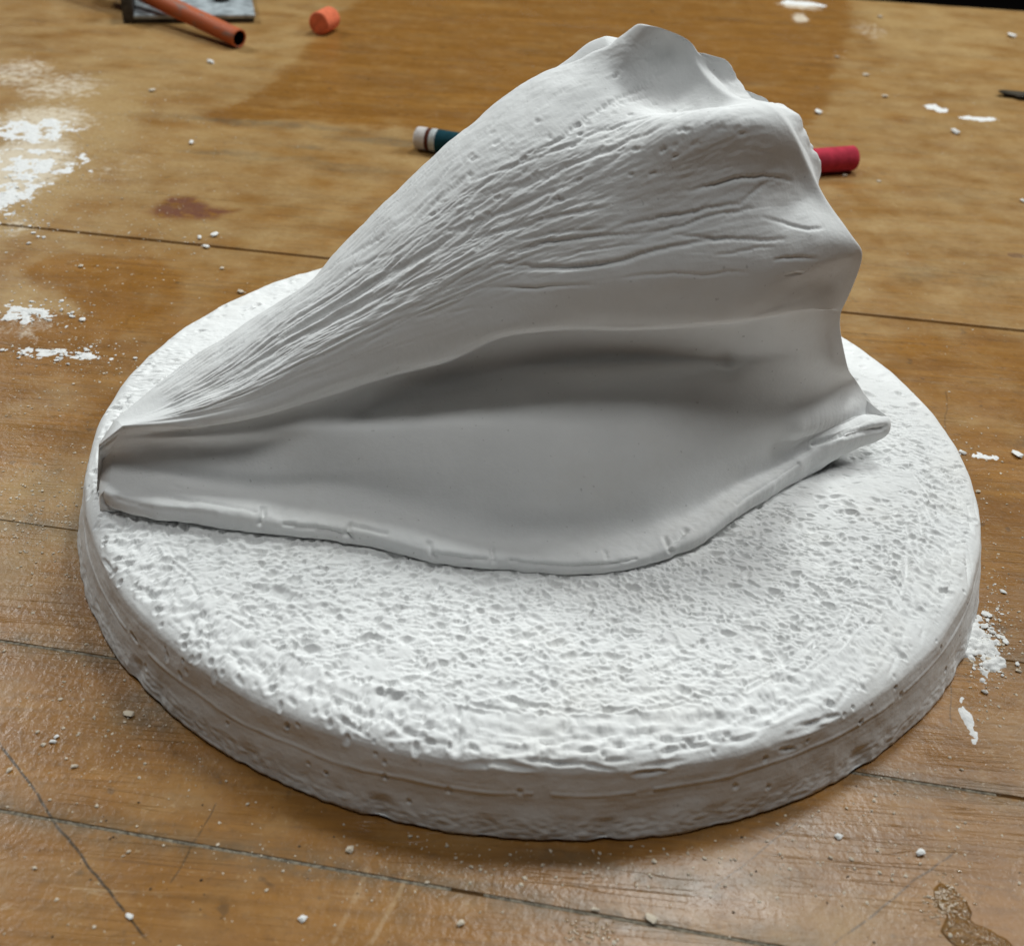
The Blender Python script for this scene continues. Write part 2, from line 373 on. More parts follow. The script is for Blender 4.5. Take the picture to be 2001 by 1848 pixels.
# broad softness and hand-made unevenness
body = sstep(KS-1, KS, TT)*(1-sstep(KE-.6, KE, TT))
disp += body*(.55*fbm(G[..., 0]/16, G[..., 1]/16, G[..., 2]/16, 2, 3))
disp += body*(1-sstep(KS+2.4, KS+4.2, TT))*(.22*fbm(SS*26, TT*7, 0, 3, 9))
inner = sstep(KE+1, KE+2, TT)
disp += inner*(.35*fbm(G[..., 0]/22, G[..., 1]/22, 5, 2, 5))
liprow = sstep(15.5, 16.5, TT)
disp += liprow*(.35*fbm(G[..., 0]/6, G[..., 1]/6, 1, 3, 8))
# spiral hole deep in the aperture, right end
e_ = find(1427, 704, pj[(tk > KE+.5) & (tk < KE+3)][:, cs], np.nonzero((tk > KE+.5) & (tk < KE+3))[0])
d2 = ((G-G[e_])**2).sum(-1); disp -= 2.0*np.exp(-d2/14.0)
fade = sstep(0, .02, SS)
endr = 1.5*(1-np.sqrt(np.clip(1-(1-np.clip(SS/.012, 0, 1))**2, 0, 1)))   # the broken canal end is rounded over
GD = G + N0*(disp*fade-endr)[..., None]
ia, ib = np.searchsorted(tk, 7.6), np.searchsorted(tk, 14.0)      # the canal is closed by a blunt wall at its very end
cc = np.linspace(0, 1, ib-ia+1)[:, None, None]
wall = GD[ia:ia+1]*(1-cc)+GD[ib:ib+1]*cc; wall = wall+np.array([-.3, -1.4, .6])*np.sin(np.pi*cc)
wcl = (1-sstep(.008, .050, sq))[None, :, None]
GD[ia:ib+1] = GD[ia:ib+1]*(1-wcl)+wall*wcl
tipw = (.5*np.clip(1-SS/.09, 0, 1)*sstep(2.5, 4, TT)*(1-sstep(15.5, 17, TT)))[..., None]
for _ in range(600):
    q_ = np.concatenate([GD[:, :1], GD[:, :90]], 1); mid = GD[1:-1, :90]
    avg = .25*(GD[:-2, :90]+GD[2:, :90]+q_[1:-1, :90]+GD[1:-1, 1:91])
    GD[1:-1, :90] = mid+tipw[1:-1, :90]*1.6*(avg-mid)
# left end closes straight down into the disc
capL = G[:, :1].copy(); _lw = sstep(11.5, 14.5, tk)[:, None]; capL[..., 0] = np.minimum(capL[..., 0]-1.0, -134.2)*(1-_lw)+(capL[..., 0]-1.0)*_lw; capL[..., 2] = np.minimum(capL[..., 2], ZT-2)
capM = G[:, :1].copy(); capM[..., 0] = .35*capM[..., 0]+.65*(capL[..., 0]+.6); capM[..., 2] = GD[:, :1, 2]*.72+.28*(ZT-2)
shell_grid = np.concatenate([capL, capM, GD], 1)
# ---- spire: from the shoulder ring in to the apex
ring = GD[:, -1]
c = np.r_[0, np.cumsum(np.linalg.norm(np.diff(ring, axis=0), axis=1))]; c /= c[-1]
phi = c; R0 = ring
APEX = at_y(1560, 272, 26.0)
NQ = 110; qq = np.linspace(0, 1, NQ)**1.15
wh = qq[:, None]*3.0 + phi[None]*1.6 - .30
fr_ = wh-np.floor(wh)
stp = sstep(0, .50, fr_) - fr_                          # rises steeply, then flat: whorl steps
ax = np.array([.80, .12, .58]); ax /= np.linalg.norm(ax)
Q = qq[:, None, None]
upw = (1-sstep(KS+2.6, KS+4.6, tk))[None]               # only the upper half of the spire swells outwards
SP = R0[None]*(1-Q) + APEX*Q
nod = .45*np.maximum(0, np.cos(phi*2*np.pi*12))[None]*np.exp(-((fr_-.5)/.16)**2)
SP += ax*((4.0*stp*(1-qq[:, None]*.4) + 1.3*nod + 1.5*np.sin(np.pi*np.clip(qq[:, None]*1.3, 0, 1)))*upw*sstep(0, .10, qq[:, None]))[..., None]
SP += np.array([-19., 15., -2.])*((1-upw)*np.sin(np.pi*qq[:, None]**.75))[..., None]
SP += ax*(.8*fbm(SP[..., 0]/6, SP[..., 1]/6, SP[..., 2]/6, 3, 21)*sstep(0, .1, qq[:, None])*upw)[..., None]
# round the shoulder over, softly on the knobs, crisply by the lip
nb = 34
comb = np.concatenate([shell_grid[:, -nb:], SP.transpose(1, 0, 2)[:, 1:]], 1)
crisp = sstep(KE, KE+4, tk)[:, None, None]
L_ = comb.shape[1]; ix = np.arange(L_); wgt = np.exp(-((ix-(nb-1))/13.0)**2)[None, :, None]
sm_ = comb.copy()
for _ in range(20):
    sm_[:, 1:-1] += wgt[:, 1:-1]*(1-crisp*.85)*.5*(.5*(sm_[:, :-2]+sm_[:, 2:])-sm_[:, 1:-1])
for _ in range(300):                                   # round the side knob along the rim as well
    wt = (np.exp(-((tk-6.8)/1.9)**2)*.5)[:, None, None]*np.exp(-((ix-(nb-1))/16.0)**2)[None, :, None]
    sm_[1:-1] += wt[1:-1]*(.5*(sm_[:-2]+sm_[2:])-sm_[1:-1])
shell_grid[:, -nb:] = sm_[:, :nb]
SP = sm_[:, nb-1:].transpose(1, 0, 2)
fx = np.linspace(0, 1, 60)[None, 1:-1, None]              # close the side face down to the disc, round to the hidden back
ext = SP[:, -1:]*(1-fx)+SP[:, :1]*fx; ext = ext+np.array([3., 0, 0])*np.sin(np.pi*fx)*(1-np.linspace(0, 1, SP.shape[0])[:, None, None])
SP = np.concatenate([SP, ext, SP[:, :1]], 1)
#SHELL_END
root = empty('plaster_cast', (0, 0, 0), label='round white plaster relief cast of a large whelk shell lying on a pitted disc', category='plaster cast')
shell = link('shell', mesh_np('shell', shell_grid.reshape(-1, 3), grid_faces(shell_grid.shape[0], shell_grid.shape[1])[:, ::-1]), PLASTER, root)
link('spire', mesh_np('spire', SP.reshape(-1, 3), grid_faces(SP.shape[0], SP.shape[1])), PLASTER, shell)

# ------------------------------------------------------------------ the disc
def build_disc():
    # angles: fine towards the front, coarse at the back
    a = np.linspace(0, 1, 4001); ang = -np.pi/2 + (a-.5)*2*np.pi
    dens = 0.32 + .68*(1-sstep(math.radians(105), math.radians(150), abs(ang+np.pi/2)))
    cdf = np.r_[0, np.cumsum((dens[1:]+dens[:-1])/2)]; cdf /= cdf[-1]
    NA = 1900; th = np.interp(np.arange(NA)/NA, cdf, ang)
    # profile: top radius list then round the rim and down the side
    rt = np.r_[np.linspace(4, 60, 26)[:-1], np.linspace(60, 134.5, 196)]
    prof = [(r, 0.0) for r in rt]
    for k in range(1, 27):
        b = k/26*np.pi/2*.94; prof.append((134.5+14.6*math.sin(b)**.85, -6.0*(1-math.cos(b))))
    r1, z1 = prof[-1]; nsd = 40
    for k in range(1, nsd+1):
        t = k/nsd; prof.append((r1+(154.0-r1)*t, z1+(-ZT+.8-z1)*t))
    prof += [(153.4, -ZT+.35), (151.5, -ZT+.02)]
    prof = np.array(prof); r = prof[:, 0][:, None]; z = prof[:, 1][:, None]
    NP = len(prof)
    TH = th[None]+0*r; RR = r+0*TH; ZZ = z+0*TH
    nr = np.gradient(prof[:, 1]); nz = -np.gradient(prof[:, 0]); ln = np.hypot(nr, nz); nr, nz = -nr/ln, -nz/ln  # outward
    nr[0], nz[0] = 0, 1
    X = RR*np.cos(TH); Y = RR*np.sin(TH)
    arc = np.r_[0, np.cumsum(np.hypot(*np.diff(prof, axis=0).T))]
    A = arc[:, None]+0*TH                                   # distance along the profile
    D = np.zeros_like(A); rim = arc[np.argmax(prof[:, 0] >= 139.5)]
    sv = A-rim                                              # <0 top, >0 side
    deg = np.degrees(TH)
    left = sstep(-175, -165, deg)*0+((deg < -75) & (deg > -175))*1.0
    def stamp(th0, a0, la, lt, depth, rot, shape=2.0):
        """oval dent at angle th0 and profile distance a0, half length lt (around) and la (along)"""
        rr = min(max(np.interp(a0, arc, prof[:, 0]), 4), 155); R_ = max(la, lt)*1.5
        i0, i1 = np.searchsorted(arc, a0-R_), np.searchsorted(arc, a0+R_)
        j0, j1 = np.searchsorted(th, th0-R_/rr), np.searchsorted(th, th0+R_/rr)
        if i1-i0 < 1 or j1-j0 < 1: return
        ay = arc[i0:i1, None]-a0; ax_ = (th[None, j0:j1]-th0)*rr
        c_, s_ = math.cos(rot), math.sin(rot)
        p = (ax_*c_+ay*s_)/lt; q = (-ax_*s_+ay*c_)/la
        # slightly triangular, lop-sided dents
        d = np.sqrt(p*p+q*q*(1+.5*p)); 
        g = np.clip(1.08-d, 0, 1)**.8*(1+.45*np.clip(-q, -1, 1)); l = np.exp(-((d-1.25)/.25)**2)*.14
        B = D[i0:i1, j0:j1]; np.minimum(B, B*.6-depth*g, out=B, where=g > .02); B += depth*l
    D += .50*fbm(X/9, Y/9, ZZ/9, 3, 31)*(1-sstep(2, 7, sv)*.6)
    rough = (1-sstep(1, 6, sv))
    gp = np.clip(fbm(X/26, Y/26, 0, 2, 40)*1.4+.75, .25, 1.15)   # patchy
    # open smooth ground close to the lip on the right and behind
    sm = 1-.85*np.exp(-(((X-95)/34)**2+((Y+22)/20)**2)) ; sm *= 1-.55*sstep(5, 40, Y)
    D += rough*gp*sm*(.50*noise(X/3.2, Y/2.0, 0, 41)+.60*(.3-abs(noise(X/2.2, Y/1.5, 0, 43)))+.34*noise(X/1.5, Y/1.0, 0, 42) - .10)
    r3 = np.random.default_rng(5)
    for k in range(8600):
        rr = 146*math.sqrt(r3.uniform(.13, 1)); t0 = r3.uniform(-np.pi*1.5, np.pi/2)
        x, y = rr*math.cos(t0), rr*math.sin(t0)
        if y > 0 and r3.random() < .72: continue
        if ((x-97)/32)**2+((y+20)/17)**2 < 1 and r3.random() < .85: continue
        s_ = r3.lognormal(-.12, .45)
        # strokes lie mostly left to right
        tl = -t0-np.pi/2 + r3.normal(.05, .6)
        stamp(t0, rr-4+0, .62*s_, 1.0*s_*r3.uniform(.7, 1.7), .95*min(s_, 1.7)*r3.uniform(.5, 1.15), -tl if abs(t0+np.pi/2) < 2 else 0)
    for k in range(2600):                                 # short chisel strokes, mostly left to right
        rr = 144*math.sqrt(r3.uniform(.2, 1)); t0 = r3.uniform(-np.pi*1.08, np.pi*.08)
        if ((rr*math.cos(t0)-97)/32)**2+((rr*math.sin(t0)+20)/17)**2 < 1 and r3.random() < .8: continue
        stamp(t0, rr-4, r3.uniform(.30, .5), r3.uniform(1.2, 3.2), r3.uniform(.3, .8), (t0+np.pi/2)+r3.normal(-.05, .3))
    # chisel strokes round the rim
    for k in range(620):
        t0 = math.radians(r3.uniform(-176, -8)); dg = math.degrees(t0)
        a0 = rim + r3.normal(-1.0, 4.6)
        if dg < -95:      # left: blunt pits, some running over the rim
            if r3.random() < .5: stamp(t0, a0+r3.uniform(-3, 5), r3.uniform(.9, 2.0), r3.uniform(.6, 1.1), r3.uniform(.6, 1.5), r3.normal(0, .3))
            else: stamp(t0, a0-1, .8, r3.uniform(2, 5.5), r3.uniform(.4, .95), r3.normal(.05, .16))
        elif dg < -55:
            stamp(t0, a0+1, r3.uniform(.6, 1.1), r3.uniform(2.5, 7.5), r3.uniform(.4, 1.0), r3.normal(0, .14))
        else:             # right: long parallel scrapes
            stamp(t0, a0-3, r3.uniform(.55, .9), r3.uniform(4, 10), r3.uniform(.4, .95), r3.normal(-.22, .10))
    for k in range(95):   # scrape marks, right rim
        t0 = math.radians(r3.uniform(-38, 4)); stamp(t0, rim-r3.uniform(-1, 10), .7, r3.uniform(2.5, 5), r3.uniform(.4, .9), -math.radians(50)+r3.normal(0, .1))
    # the edge is broken along a wandering line, then the side is smooth
    wob = 2.2*noise(np.cos(th)*14, np.sin(th)*14, 0, 50)+1.3*noise(np.cos(th)*45, np.sin(th)*45, 0, 51)
    wob = wob[None]
    step = sstep(0, 1.2, sv-2.0-wob*1.6)
    D += -.55*(1-step)*sstep(-7, 1, sv)*(deg < 5)
    side = sstep(3, 6, sv)
    lev = sv + 1.0*noise(TH*6, 0, 3, 60)
    D += side*(.05*noise(TH*14, lev*.9, 0, 61)+.05*noise(TH*5, lev*2.1, 0, 62))
    D += side*.28*np.exp(-((lev-16.5-1.5*np.sin(TH*2.0))/.32)**2)*(noise(TH*7, 0, 0, 66) > -.25)
    D += side*.45*noise(TH*9, lev/9, 0, 63)
    for k in range(46):
        t0 = math.radians(r3.uniform(-165, -20)); s_ = r3.uniform(.45, .95)
        stamp(t0, rim+r3.uniform(5, 24)**1.0, s_*1.1, s_, r3.uniform(.3, .9), 0)
    # chipped foot
    foot = sstep(22.5, 26, sv); D -= foot*(.9*np.clip(noise(TH*16, 0, 0, 70), 0, 1)**1.0*1.6+.25*noise(TH*60, lev, 0, 71))
    wf = np.clip(.5-.62*np.sin(TH+.25), 0, 1)**1.2          # the front and left rim were worn down lower than the back
    hz = np.clip((ZZ+ZT)/ZT, 0, 1)
    ZZ = ZZ-wf*1.0*sstep(112, 149, RR)*hz
    RR2 = RR+D*nr[:, None]; ZZ2 = ZZ+D*nz[:, None]
    lowf = 1+.004*noise(np.cos(TH)*1.7, np.sin(TH)*1.7, 0, 80)
    P = np.stack([RR2*lowf*np.cos(TH), RR2*lowf*np.sin(TH), np.maximum(ZZ2+ZT, .02)], -1)
    V = np.concatenate([P.reshape(-1, 3), [[0, 0, ZT]]])
    F = grid_faces(NP, NA, True)
    me = mesh_np('base_disc', V, F)
    return me
link('base_disc', build_disc(), PLASTER, root)

# ------------------------------------------------------------------ the workbench
def wood_mat():
    t = NT('worn_maple'); co = t.coord()            # object space is world space (boards are not moved)
    info = t.t.nodes.new('ShaderNodeObjectInfo').outputs['Random']
    off = t.n('ShaderNodeCombineXYZ'); t.set(off.inputs[0], t.math('MULTIPLY', info, 3.7)); t.set(off.inputs[1], t.math('MULTIPLY', info, 1.3))
    v = t.n('ShaderNodeVectorMath', operation='ADD'); t.set(v.inputs[0], co); t.set(v.inputs[1], off.outputs[0])
    g1 = t.noise(t.mapping(v.outputs[0], (9, 60, 1)), 1, 5, .62, .6)        # long streaks
    g2 = t.noise(t.mapping(v.outputs[0], (26, 420, 1)), 1, 4, .6, .2)        # fine grain
    g3 = t.noise(v.outputs[0], 13, 4, .6)                                     # broad mottling
    g4 = t.noise(v.outputs[0], 60, 3, .6)
    base = t.mix(t.ramp(g1, .28, .72), (.215, .100, .020, 1), (.330, .168, .042, 1))
    base = t.mix(t.math('MULTIPLY', t.ramp(g2, .42, .72), .60), base, (.150, .078, .026, 1))
    base = t.mix(t.math('MULTIPLY', info, .12), base, (.34, .185, .08, 1))
    base = t.mix(t.math('MULTIPLY', t.ramp(g3, .45, .70), .35), base, (.235, .125, .042, 1))
    # honey: varnish left, deeper orange
    honey = t.attr('honey')
    base = t.mix(t.math('MULTIPLY', honey, .65), base, t.mix(.55, base, (.27, .125, .018, 1)))
    # grime
    gr = t.attr('grime'); gn = t.noise(co, 170, 4, .65)
    base = t.mix(t.math('MULTIPLY', gr, t.ramp(gn, .25, .75)), base, (.080, .060, .036, 1))
    fm = t.noise(co, 240, 4, .7)
    base = t.mix(t.math('MULTIPLY', t.ramp(fm, .50, .72), .38), base, (.105, .055, .020, 1))
    base = t.mix(t.math('MULTIPLY', t.ramp(t.noise(co, 95, 4, .65), .50, .72), .30), base, (.40, .25, .115, 1))
    dk = t.math('MULTIPLY', t.ramp(t.noise(co, 130, 2, .5), .67, .74), .60)
    base = t.mix(dk, base, (.10, .06, .03, 1))
    base = t.mix(t.math('MULTIPLY', t.attr('red'), t.ramp(t.noise(co, 150, 3, .6), .30, .55)), base, (.17, .072, .050, 1))
    # dust film
    du = t.attr('dust'); dn = t.noise(co, 38, 5, .65); dn2 = t.noise(co, 330, 3, .6)
    dd = t.math('ADD', t.math('MULTIPLY', du, 1.25), t.math('SUBTRACT', t.math('MULTIPLY', dn, .9), .55))
    dd = t.math('MULTIPLY', t.ramp(dd, .0, 1.0), t.math('ADD', .45, t.math('MULTIPLY', dn2, .9)), clamp=True)
    col = t.mix(dd, base, (.40, .285, .140, 1))
    col = t.mix(t.math('MULTIPLY', t.math('MULTIPLY', gr, t.ramp(gn, .20, .60)), .75), col, (.150, .125, .090, 1))
    blot = t.noise(t.mapping(co, (14, 30, 1)), 1, 5, .65)
    col = t.mix(t.math('MULTIPLY', t.ramp(blot, .54, .70), .30), col, (.20, .125, .055, 1))
    col = t.mix(t.math('MULTIPLY', t.ramp(t.noise(co, 420, 3, .7), .60, .74), .35), col, (.56, .46, .32, 1))
    wt = t.attr('white'); wn = t.noise(co, 190, 6, .75)
    ww = t.ramp(t.math('ADD', t.math('MULTIPLY', wt, 1.7), t.math('SUBTRACT', t.math('MULTIPLY', wn, 1.2), .75)), .28, .62)
    col = t.mix(t.math('MULTIPLY', ww, .68), col, (.74, .73, .72, 1))
    # scratches: pale and dark scores across the grain
    def scr(rot, sx, sy, th, loc):
        vv = t.mapping(co, (sx, sy, 1), (0, 0, rot), loc)
        n = t.noise(vv, 1, 1, .5); return t.ramp(t.math('ABSOLUTE', t.math('SUBTRACT', n, .5)), th, 0.0)
    wear = t.attr('wear')
    s1 = scr(math.radians(50), 9, 260, .006, (3, 1, 0)); s2 = scr(math.radians(-35), 8, 230, .006, (7, 2, 0)); s3 = scr(math.radians(72), 6, 200, .005, (1, 9, 0))
    sa = t.math('MULTIPLY', t.math('MAXIMUM', s1, s3), t.ramp(t.noise(co, 26, 2, .5), .45, .6))
    sb = t.math('MULTIPLY', s2, t.ramp(t.noise(co, 31, 2, .5), .45, .6))
    col = t.mix(t.math('MULTIPLY', t.math('MULTIPLY', sa, wear), .6), col, (.15, .085, .04, 1))
    col = t.mix(t.math('MULTIPLY', t.math('MULTIPLY', sb, wear), .4), col, (.62, .50, .36, 1))
    # drawn scores (world positions in metres)
    for (x0, y0, x1, y1, wd, st, cc) in SCORES:
        ax_, ay_ = x1-x0, y1-y0; L = math.hypot(ax_, ay_); ux, uy = ax_/L, ay_/L
        sx = t.n('ShaderNodeSeparateXYZ'); 
        jit = t.n('ShaderNodeTexNoise'); t.set(jit.inputs['Vector'], co); jit.inputs['Scale'].default_value = 60
        t.set(sx.inputs[0], co)
        dx = t.math('SUBTRACT', sx.outputs[0], x0); dy = t.math('SUBTRACT', sx.outputs[1], y0)
        al = t.math('ADD', t.math('MULTIPLY', dx, ux), t.math('MULTIPLY', dy, uy))
        ac = t.math('ADD', t.math('SUBTRACT', t.math('MULTIPLY', dx, -uy), t.math('MULTIPLY', dy, -ux)), t.math('MULTIPLY', t.math('SUBTRACT', jit.outputs['Fac'], .5), .0035))
        mk = t.math('MULTIPLY', t.ramp(t.math('ABSOLUTE', ac), wd, wd*.35), t.math('MULTIPLY', t.ramp(al, 0, L*.06), t.ramp(al, L, L*.94)))
        brk = t.ramp(t.noise(co, 210, 2, .6), .30, .48)
        col = t.mix(t.math('MULTIPLY', t.math('MULTIPLY', mk, brk), st), col, cc)
    wet = t.attr('wet'); wetm = t.ramp(t.math('ADD', wet, t.math('MULTIPLY', t.math('SUBTRACT', t.noise(co, 70, 3, .5), .5), .5)), .42, .56)
    col = t.mix(t.math('MULTIPLY', wetm, .5), col, (.17, .115, .07, 1))
    col = t.mix(1.0, col, (1.06, .97, .80, 1), 'MULTIPLY')
    t.set(t.b.inputs['Base Color'], col)
    rg = t.math('ADD', t.math('MULTIPLY', dd, .22), t.math('ADD', .19, t.math('MULTIPLY', g4, .26)))
    rg = t.math('MULTIPLY', rg, t.math('SUBTRACT', 1.0, t.math('MULTIPLY', wetm, .85)))
    rg = t.math('ADD', rg, t.math('MULTIPLY', ww, .4), clamp=True)
    t.set(t.b.inputs['Roughness'], rg); t.b.inputs['Specular IOR Level'].default_value = .42
    h = t.math('ADD', t.math('MULTIPLY', g2, .5), t.math('MULTIPLY', t.noise(co, 480, 3, .6), .9))
    h = t.math('ADD', h, t.math('ADD', t.math('MULTIPLY', g4, 1.0), t.math('MULTIPLY', t.noise(co, 230, 4, .6), .45))); h = t.math('ADD', h, t.math('MULTIPLY', ww, .8))
    h = t.math('SUBTRACT', h, t.math('MULTIPLY', sa, .5))
    b1 = t.bump(h, .00022, .9)
    b2 = t.bump(t.math('MULTIPLY', t.noise(co, 520, 2, .5), wetm), .0018, 1.0, b1)
    t.set(t.b.inputs['Normal'], b2)
    return t.m
def seg_(u0, v0, u1, v1, wd, st, cc=(.05, .035, .02, 1)):
    a, b = at_z(u0, v0), at_z(u1, v1); return (a[0]*S, a[1]*S, b[0]*S, b[1]*S, wd*S, st, cc)
SCORES = [seg_(-60, 1375, 292, 1850, .5, .92), seg_(425, 1565, 330, 1730, .32, .6), seg_(1300, 1620, 1160, 1740, .3, .0) ,
          seg_(720, 1848, 800, 1700, .9, .25, (.6, .5, .38, 1)), seg_(650, 1848, 720, 1690, .9, .2, (.6, .5, .38, 1)),
          seg_(1620, 1850, 1870, 1660, .45, .6), seg_(1858, 1225, 1855, 1420, .3, .5), seg_(1395, 1740, 1560, 1600, .35, .5),
          seg_(1850, 760, 1848, 900, .5, .35)]
SCORES = [s for s in SCORES if s[5] > 0]
WOOD = wood_mat()
def blob(X, Y, u, v, ru, rv, amt=1.0, soft=.5):
    """soft oval patch lying on the bench"""
    c = at_z(u, v); a = at_z(u+ru, v)-at_z(u-ru, v); b = at_z(u, v+rv)-at_z(u, v-rv)
    rx, ry = np.linalg.norm(a)/2, np.linalg.norm(b)/2
    wx = X+6*noise(X/22, Y/22, 0, 90); wy = Y+6*noise(X/22, Y/22, 0, 91)
    d = np.hypot((wx-c[0])/rx, (wy-c[1])/ry); return amt*(1-sstep(1-soft, 1+soft*.4, d))
def outline(X, Y, pts, soft=6, wob=5):
    P = np.array([at_z(u, v)[:2] for u, v in pts]); wx = X+wob*fbm(X/16, Y/16, 0, 3, 92); wy = Y+wob*fbm(X/16, Y/16, 0, 3, 94)
    ins = np.zeros(X.shape, bool); dm = np.full(X.shape, 1e9)
    for i in range(len(P)):
        a, b = P[i], P[(i+1) % len(P)]
        c_ = ((a[1] > wy) != (b[1] > wy)) & (wx < (b[0]-a[0])*(wy-a[1])/(b[1]-a[1]+1e-12)+a[0]); ins ^= c_
        e = b-a; t = np.clip(((wx-a[0])*e[0]+(wy-a[1])*e[1])/(e@e), 0, 1); dm = np.minimum(dm, np.hypot(wx-a[0]-t*e[0], wy-a[1]-t*e[1]))
    return sstep(-soft, soft, np.where(ins, dm, -dm))
HON_FAR = [(730,-30),(660,40),(575,115),(510,180),(400,225),(420,240),(560,232),(760,248),(900,262),(1100,270),(1400,270),(1590,245),(1618,180),(1640,110),(1660,60),(1655,-30)]
_h = lambda L: [(x*.26, 320+y*.26) for x, y in L]
HON_L = _h([(320,680),(560,665),(820,700),(1160,720),(1380,850),(1330,1080),(1000,1250),(700,1330),(400,1390),(0,1350),(-300,1330),(-300,1240),(0,1240),(250,1215),(430,1170),(700,1130),(520,1010),(200,900),(180,780)])
HON_R = [(1660,640),(1850,665),(2100,690),(2100,760),(1900,735),(1760,700)]
def masks(X, Y):
    o = {}
    B = lambda *a, **k: blob(X, Y, *a, **k)
    dust = .15+.33*sstep(20, 200, Y)
    for a in [(60,300,260,260,.8), (330,330,330,190,.55), (300,120,260,90,.6), (560,110,260,95,.55), (620,350,330,110,.42), (120,560,200,110,.6), (130,1000,260,190,.5), (60,780,160,70,.35),
              (1800,60,240,90,.62), (1830,260,330,130,.50), (1740,180,90,130,.35), (1870,430,230,70,.30), (1900,840,160,60,.15), (1100,0,700,18,.4), (120,1480,200,160,.18), (80,1750,220,130,.22), (1500,1770,420,110,.22), (1930,1500,160,130,.18), (900,1720,260,60,.12), (300,40,230,90,.3)]:
        dust = np.maximum(dust, B(*a[:4], a[4], soft=.6))
    for a in [(80,650,180,40,.8), (380,880,80,160,.3), (180,1130,140,40,.3), (1450,40,250,80,.6)]:
        dust = dust*(1-B(*a[:4], a[4], soft=.35))
    hf, hl = outline(X, Y, HON_FAR, 5), outline(X, Y, HON_L, 5, 4)
    dust = np.maximum(dust, .42*sstep(80, 200, Y))
    dust = dust*(1-.72*hf)*(1-.85*hl)*(1-.5*outline(X, Y, HON_R, 8))
    dust = dust+.20*fbm(X/30, Y/18, 0, 3, 96)
    dust = np.clip(dust, 0, 1)
    hon = np.zeros_like(X)
    for a in [(1800,640,260,110,.45), (1860,1000,120,160,.5), (700,1650,420,60,.5), (330,1640,200,60,.6), (500,1790,180,50,.5), (1960,1240,90,170,.6), (180,1350,200,200,.3)]:
        hon = np.maximum(hon, B(*a[:4], a[4], soft=.6))
    hon = np.maximum(hon*.6, np.maximum(hf*.45, hl*.95)); hon = np.clip(hon+.30*(1-sstep(-60, 120, Y))+.30*fbm(X/25, Y/12, 0, 3, 98), 0, 1)
    o['honey'] = hon
    wh = np.zeros_like(X)
    for a in [(30,330,150,110,.50), (90,235,160,50,.42), (120,170,150,50,.36), (40,140,110,50,.36), (230,330,130,70,.26), (60,640,120,40,.30), (40,440,60,40,.34), (1560,10,60,14,.45), (1700,60,60,35,.30), (1560,35,25,12,.5), (1660,110,20,70,.25), (100,880,110,30,.18), (1730,210,70,30,.2)]:
        wh = np.maximum(wh, B(*a[:4], a[4], soft=.8))
    o['white'] = wh
    o['red'] = np.maximum(outline(X, Y, [(292,412),(330,385),(385,383),(410,405),(465,410),(420,428),(370,430),(310,422)], 4, 3), B(1640,338,50,10,.35))
    o['dust'] = dust*(1-.8*np.clip(o['red'], 0, 1))
    gm = np.zeros_like(X)
    for a in [(760,278,120,9,.7), (500,240,230,7,.6), (430,300,90,6,.5), (600,290,40,6,.5), (560,312,200,5,.35), (700,330,140,5,.3), (1250,1700,300,26,.5), (300,1390,110,50,.55), (700,1700,260,20,.4), (2000,860,60,10,.4), (1460,1820,220,20,.4), (60,1030,110,12,.5), (1800,540,60,14,.35), (1920,548,40,8,.4), (1870,385,60,12,.25), (470,300,70,7,.4), (800,1760,40,50,.3), (1530,1590,60,60,.25)]:
        gm = np.maximum(gm, B(*a[:4], a[4], soft=.7))
    # grime gathers along the board joints
    for (k, m) in SEAMS:
        if k in (-113.0, -170.5, -59.0):
            gm = np.maximum(gm, .55*np.exp(-((Y-(k+m*X))/4.0)**2))
        else: gm = np.maximum(gm, .16*np.exp(-((Y-(k+m*X))/1.6)**2)*(.5+.5*np.sign(noise(X/28, k, 0, 140))))
    for a in [(1985,499,13,5,.0)]: pass
    o['grime'] = gm
    o['wear'] = np.clip(.15+B(1550,1740,520,160,1.0)+.5*B(300,1700,500,200,1.0)+.3*B(1900,1400,200,300,1.0), 0, 1)
    o['wet'] = np.maximum.reduce([B(1850,1760,42,42,1.0, soft=.6), B(1900,1830,70,40,1.0, soft=.6), B(1150,1822,75,24,.40, soft=.8)])
    return o
def sl(k): return -.0805+(k-24)*1.146e-4
SEAMS = [(k, sl(k)) for k in (-420., -344., -286., -228., -170.5, -113., -59., -4., 51., 106., 161.5, 216., 270., 325., 380., 434., 488., 543., 597., 651., 700., 742.)]
bench = empty('workbench_top', kind='structure')
gaps = {161.5: 1.35, -113.: .58, -170.5: .55, -59.: .30}
